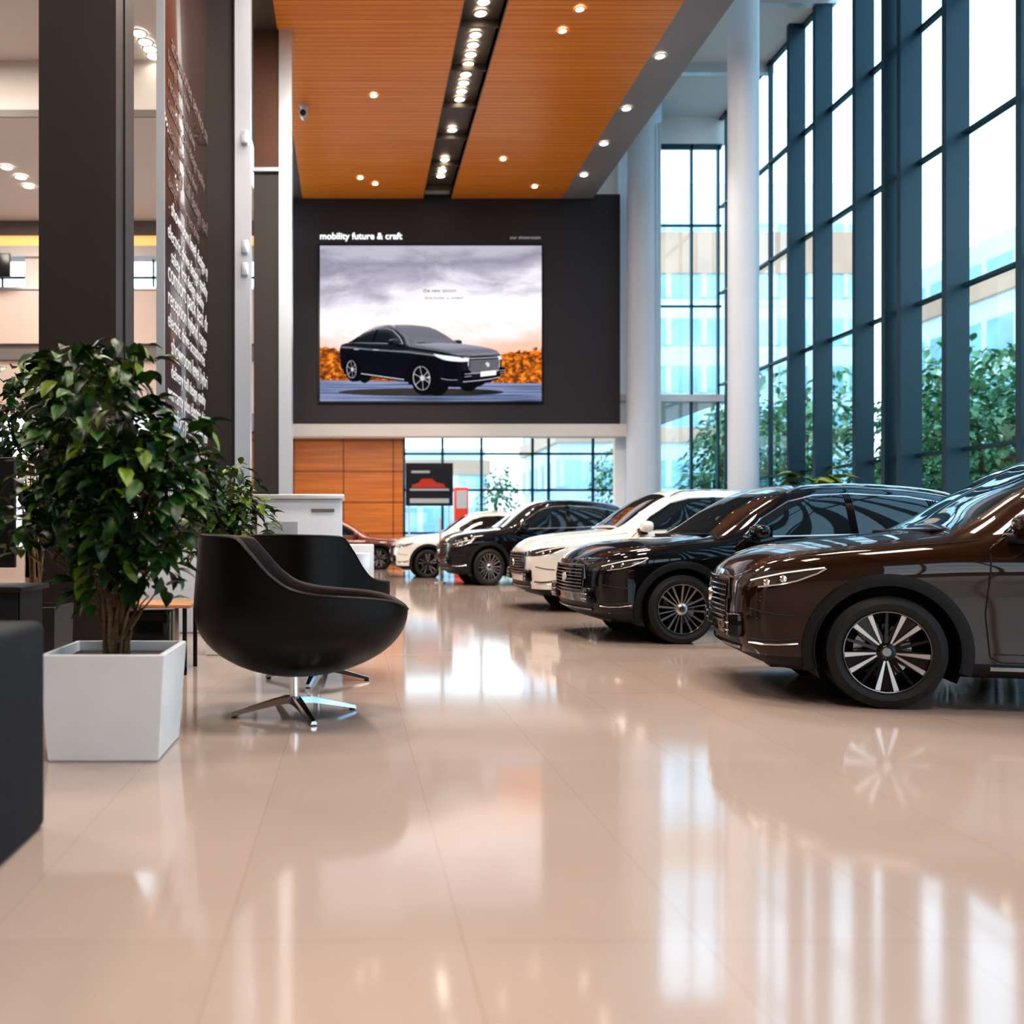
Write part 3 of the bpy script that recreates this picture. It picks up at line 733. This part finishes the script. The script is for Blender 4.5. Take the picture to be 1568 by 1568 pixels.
# security camera
b=MB(); b.lathe([(.09,10.5),(.09,10.46),(.03,10.44),(.03,10.34)],'white_metal',16,c=(-1.07,20,0)); b.tube([(-1.07,20.15,10.33),(-1.07,19.95,10.28),(-1.07,19.72,10.22)],.085,'white_metal',16); b.tube([(-1.07,19.73,10.222),(-1.07,19.69,10.212)],.065,'tv_black',16); b.obj('security_camera')
# display board with poster
b=MB(); b.rbox(1.72,3.25,29.6,29.68,2.06,3.45,'poster_dark',.01); b.box(1.9,2.5,29.59,29.6,3.12,3.2,'text_grey'); b.box(1.85,3.12,29.585,29.6,2.55,2.62,'white_metal')
b.add([(1.9+.13*q[0],29.58,2.62+.13*q[1]) for q in ((0,.2),(.3,1),(1.6,1.3),(2.6,2.4),(5,2.5),(6.3,1.5),(8,1.2),(8.6,.2))],[tuple(range(8))],'poster_red')
b.box(1.85,3.12,29.59,29.6,2.15,2.3,'text_grey')
for x in (1.8,3.1): b.box(x,x+.06,29.62,29.68,0,2.1,'silver')
b.rbox(1.6,3.35,29.45,29.85,0,.04,'silver',.01); b.obj('display_board')
b=MB(); b.rbox(3.4,3.85,30.4,30.8,0,2.7,'poster_red',.03); b.box(3.45,3.8,30.39,30.4,2.0,2.6,'white_metal'); b.obj('banner_totem')
b=MB(); b.lathe([(.14,0),(.14,.02),(.028,.03),(.028,1.5)],'white_metal',20,c=(2.03,21.2,0),cap1=True); b.obj('info_stand')

# ------------------------------------------------------------------ plants
def foliage(b,rng,clusters,leaf,count,mats,wts=(5,3,1)):
    vol=[c[3]*c[4]*c[5] for c in clusters]
    for _ in range(count):
        c=rng.choices(clusters,weights=vol)[0]
        while True:
            p=[rng.uniform(-1,1) for _ in range(3)]; q=math.sqrt(sum(t*t for t in p))
            if .25<q<1 and rng.random()<q: break
        P=Vector((c[0]+p[0]*c[3],c[1]+p[1]*c[4],c[2]+p[2]*c[5]))
        d=Vector((p[0]+rng.uniform(-.5,.5),p[1]+rng.uniform(-.5,.5),rng.uniform(-.9,.35))).normalized()
        sd=d.cross(Vector((rng.uniform(-.4,.4),rng.uniform(-.4,.4),1))).normalized(); nn=sd.cross(d).normalized()
        L=leaf*rng.uniform(.7,1.3); W=L*.27
        vs=[];prof=[(0,.05,0),(.25,.8,.03),(.5,1,.03),(.78,.6,-.03),(1,.03,-.12)]
        for t,w,h in prof:
            for k in (-1,0,1): vs.append(P+d*(t*L)+sd*(k*w*W)+nn*(h*L+abs(k)*w*W*.35))
        fs=[]
        for i in range(4):
            for k in range(2): fs.append((i*3+k,i*3+k+1,i*3+k+4,i*3+k+3))
        b.add(vs,fs,rng.choices(mats,weights=wts[:len(mats)])[0],True)
def planter(b,cx,cy,w,h,wt,pm):
    hw,ht=w/2,wt/2; t=.025
    ringz=[(hw-.01,0),(hw,.012),(ht,h-.006),(ht-.006,h),(ht-t,h),(ht-t-.005,h-.07)]
    vs=[];fs=[]
    for r,z in ringz: vs+=[(cx-r,cy-r,z),(cx+r,cy-r,z),(cx+r,cy+r,z),(cx-r,cy+r,z)]
    for j in range(len(ringz)-1):
        for i in range(4): fs.append((j*4+i,j*4+(i+1)%4,(j+1)*4+(i+1)%4,(j+1)*4+i))
    b.add(vs,fs,pm); r=ht-t; b.add([(cx-r,cy-r,h-.05),(cx+r,cy-r,h-.05),(cx+r,cy+r,h-.05),(cx-r,cy+r,h-.05)],[(0,1,2,3)],'soil')
def plant(name,cx,cy,w,h,wt,clusters,leaf,count,seed,mats=('leaf_a','leaf_b','leaf_c'),pm='planter_white',wts=(6,3,1),stems=3,sr=.013):
    rng=random.Random(seed); e=empty(name)
    b=MB(); planter(b,cx,cy,w,h,wt,pm); b.obj('planter',e,sharp=20)
    b=MB()
    for c in clusters:
        for k in range(stems):
            x0,y0=cx+rng.uniform(-.05,.05),cy+rng.uniform(-.05,.05); tx,ty,tz=[c[i]+rng.uniform(-.4,.4)*c[i+3] for i in range(3)]
            pts=[];N=7
            for i in range(N+1):
                t=i/N; pts.append((x0+(tx-x0)*t**1.7+rng.uniform(-.012,.012),y0+(ty-y0)*t**1.7+rng.uniform(-.012,.012),h-.06+(tz-h+.06)*t))
            b.tube(pts,[sr*(1-.75*i/N) for i in range(N+1)],'bark',6)
    b.obj('stems',e,sharp=60)
    b=MB(); foliage(b,rng,clusters,leaf,count,list(mats),wts); b.obj('leaves',e,sharp=80)
plant('potted_ficus',-1.21,4.70,.535,.525,.60,[(-1.30,4.72,1.66,.33,.32,.36),(-1.12,4.62,1.27,.33,.3,.34),(-1.40,4.75,1.30,.28,.3,.32),(-1.46,4.8,1.97,.20,.2,.16),(-1.18,4.75,2.02,.15,.2,.12),(-1.30,4.7,.93,.16,.2,.20),(-.93,4.7,1.5,.18,.18,.2),(-1.02,4.6,1.0,.15,.15,.2),(-1.68,4.7,1.2,.15,.2,.22),(-.83,4.6,1.70,.09,.1,.1),(-1.0,4.65,.80,.08,.1,.1),(-.84,4.65,1.28,.10,.1,.16)],.125,1420,3,stems=2,sr=.012,wts=(6,4,1.8))
plant('potted_ficus.001',-1.12,8.6,.45,.5,.48,[(-1.18,8.6,1.45,.32,.3,.36),(-1.0,8.6,1.2,.26,.25,.3),(-1.4,8.6,1.2,.3,.25,.4)],.12,650,5,wts=(4,4,3))
plant('potted_ficus.002',-2.75,7.9,.5,.5,.52,[(-2.95,7.9,2.2,.3,.3,.42),(-2.75,7.9,1.7,.4,.35,.35),(-2.5,7.9,2.1,.16,.2,.3)],.13,600,9,pm='planter_dark',wts=(7,2,1))
plant('potted_palm',8.2,16.0,.5,.6,.55,[(8.1,16,1.95,.30,.3,.3)],.38,60,12,('leaf_b','leaf_c'))

# outdoor trees
rng=random.Random(21); b=MB()
foliage(b,rng,[(0,0,3.2,1.2,1.2,1.5),(.5,.3,2.0,1.1,1.1,1.2),(-.6,-.2,4.4,.8,.8,1.0),(.2,-.5,.9,1.1,1.1,.9)],.26,1300,['leaf_out','leaf_out2'],(1,1))
b.tube([(0,0,-.3),(.05,0,1.5),(.1,.1,3),(0,0,4.5)],[.12,.1,.07,.03],'bark',8)
TREE=b.mesh('tree_mesh')
for i,(x,y,s_,r) in enumerate([(13.0,27.5,.95,0),(12.6,31,1.1,1.2),(15,35,1.4,2),(13.5,22.5,1.0,3),(15.5,18.5,1.1,4),(14.2,15.0,.9,5),(15.8,11.5,1.2,1),(19,28,1.3,2.2),(11,38,.9,.4),(6.5,41,.8,1.4),(17,22,1.2,.9),(13,7,1.1,2.4),(13.5,2,1.2,.4),(21,24,1.4,1.9),(24,33,1.5,.2),(17.5,15.5,1.4,2.9),(12.9,18.9,.8,5.2),(20,19,1.7,3.3),(27,42,1.9,1.1),(23,46,1.8,2.6),(29,30,1.9,4.1)]):
    link('outdoor_tree' + ('' if i==0 else '.%03d'%i),TREE,None,(x,y,-.1),(0,0,r),(s_,s_,s_))
# buildings outside
def building(name,x0,x1,y0,y1,h,bands):
    b=MB(); b.box(x0,x1,y0,y1,-.25,h,'facade_white')
    z=1.2
    while z+2.2<h:
        b.box(x0-.1,x1+.1,y0-.12,y1+.12,z,z+1.8,'facade_glass')
        x=x0
        while x<x1: b.box(x,x+.35,y0-.2,y0,z,z+1.8,'facade_white'); x+=2.4
        y=y0
        while y<y1: b.box(x0-.2,x0,y,y+.35,z,z+1.8,'facade_white'); y+=2.4
        z+=3.2
    for z0,z1 in bands: b.box(x0-.3,x1+.3,y0-.3,y1+.3,z0,z1,'facade_orange')
    b.obj(name)
building('office_building',14,34,62,75,25,[(18.8,21.6),(7.4,8.4)])
building('office_building.001',34,52,8,56,17,[(13.8,15.0)])
building('office_building.002',-10,9,62,72,7,[(5.2,6.2)])

# ------------------------------------------------------------------ lighting
w=bpy.data.worlds.new('world'); scene.world=w; w.use_nodes=True; nt=w.node_tree; l=nt.links.new
bg=nt.nodes['Background']; tc=nt.nodes.new('ShaderNodeTexCoord'); sx=nt.nodes.new('ShaderNodeSeparateXYZ'); r=nt.nodes.new('ShaderNodeValToRGB')
r.color_ramp.elements[0].position=.0; r.color_ramp.elements[0].color=(.88,.96,1,1); r.color_ramp.elements[1].position=.7; r.color_ramp.elements[1].color=(.38,.64,.90,1)
l(tc.outputs['Generated'],sx.inputs[0]); l(sx.outputs[2],r.inputs[0]); l(r.outputs[0],bg.inputs[0]); bg.inputs[1].default_value=2.6
def area(name,loc,rot,sx_,sy_,power,col):
    L=bpy.data.lights.new(name,'AREA'); L.shape='RECTANGLE'; L.size=sx_; L.size_y=sy_; L.energy=power; L.color=col
    return link(name,L,None,loc,rot)
warm=(1,.89,.78)
for i,(x,y) in enumerate([(0,1),(4,1),(0,7),(4,7),(0,13),(4,13)]): area('ceiling_light' + ('' if i==0 else '.%03d'%i),(x,y,10.42),(0,0,0),1.6,1.6,(290,290,320,320,400,400)[i],warm)
for i,(x,y) in enumerate([(-8,8),(-8,15),(-5,13)]): area('wing_light'+('' if i==0 else '.%03d'%i),(x,y,10.3),(0,0,0),2,2,330,warm)
area('wing_light.003',(-8,21,9.2),(0,0,0),3,1.5,250,warm)
area('back_room_light',(2,30,4.8),(0,0,0),8,1.5,350,warm)
for i,(x,y,z) in enumerate([(2.35,16.5,10.5),(2.35,19.4,10.5),(2.35,22,10.5),(6.02,17.9,10.4),(6.02,21.9,10.4)]):
    L=bpy.data.lights.new('downlight_spot','SPOT'); L.energy=700; L.spot_size=R_(70); L.spot_blend=.6; L.color=(1,.84,.68); L.shadow_soft_size=.1; link('downlight_spot'+('' if i==0 else '.%03d'%i),L,None,(x,y,z))

# ------------------------------------------------------------------ camera
c=bpy.data.cameras.new('camera'); co=link('camera',c,None,(0,0,1.1),(R_(90),0,0)); c.sensor_width=36; c.lens=1400/1568*36
c.shift_x=(784-540)/1568; c.shift_y=(820-784)/1568; c.clip_end=500
c.dof.use_dof=True; c.dof.focus_distance=7.5; c.dof.aperture_fstop=1.4
scene.camera=co
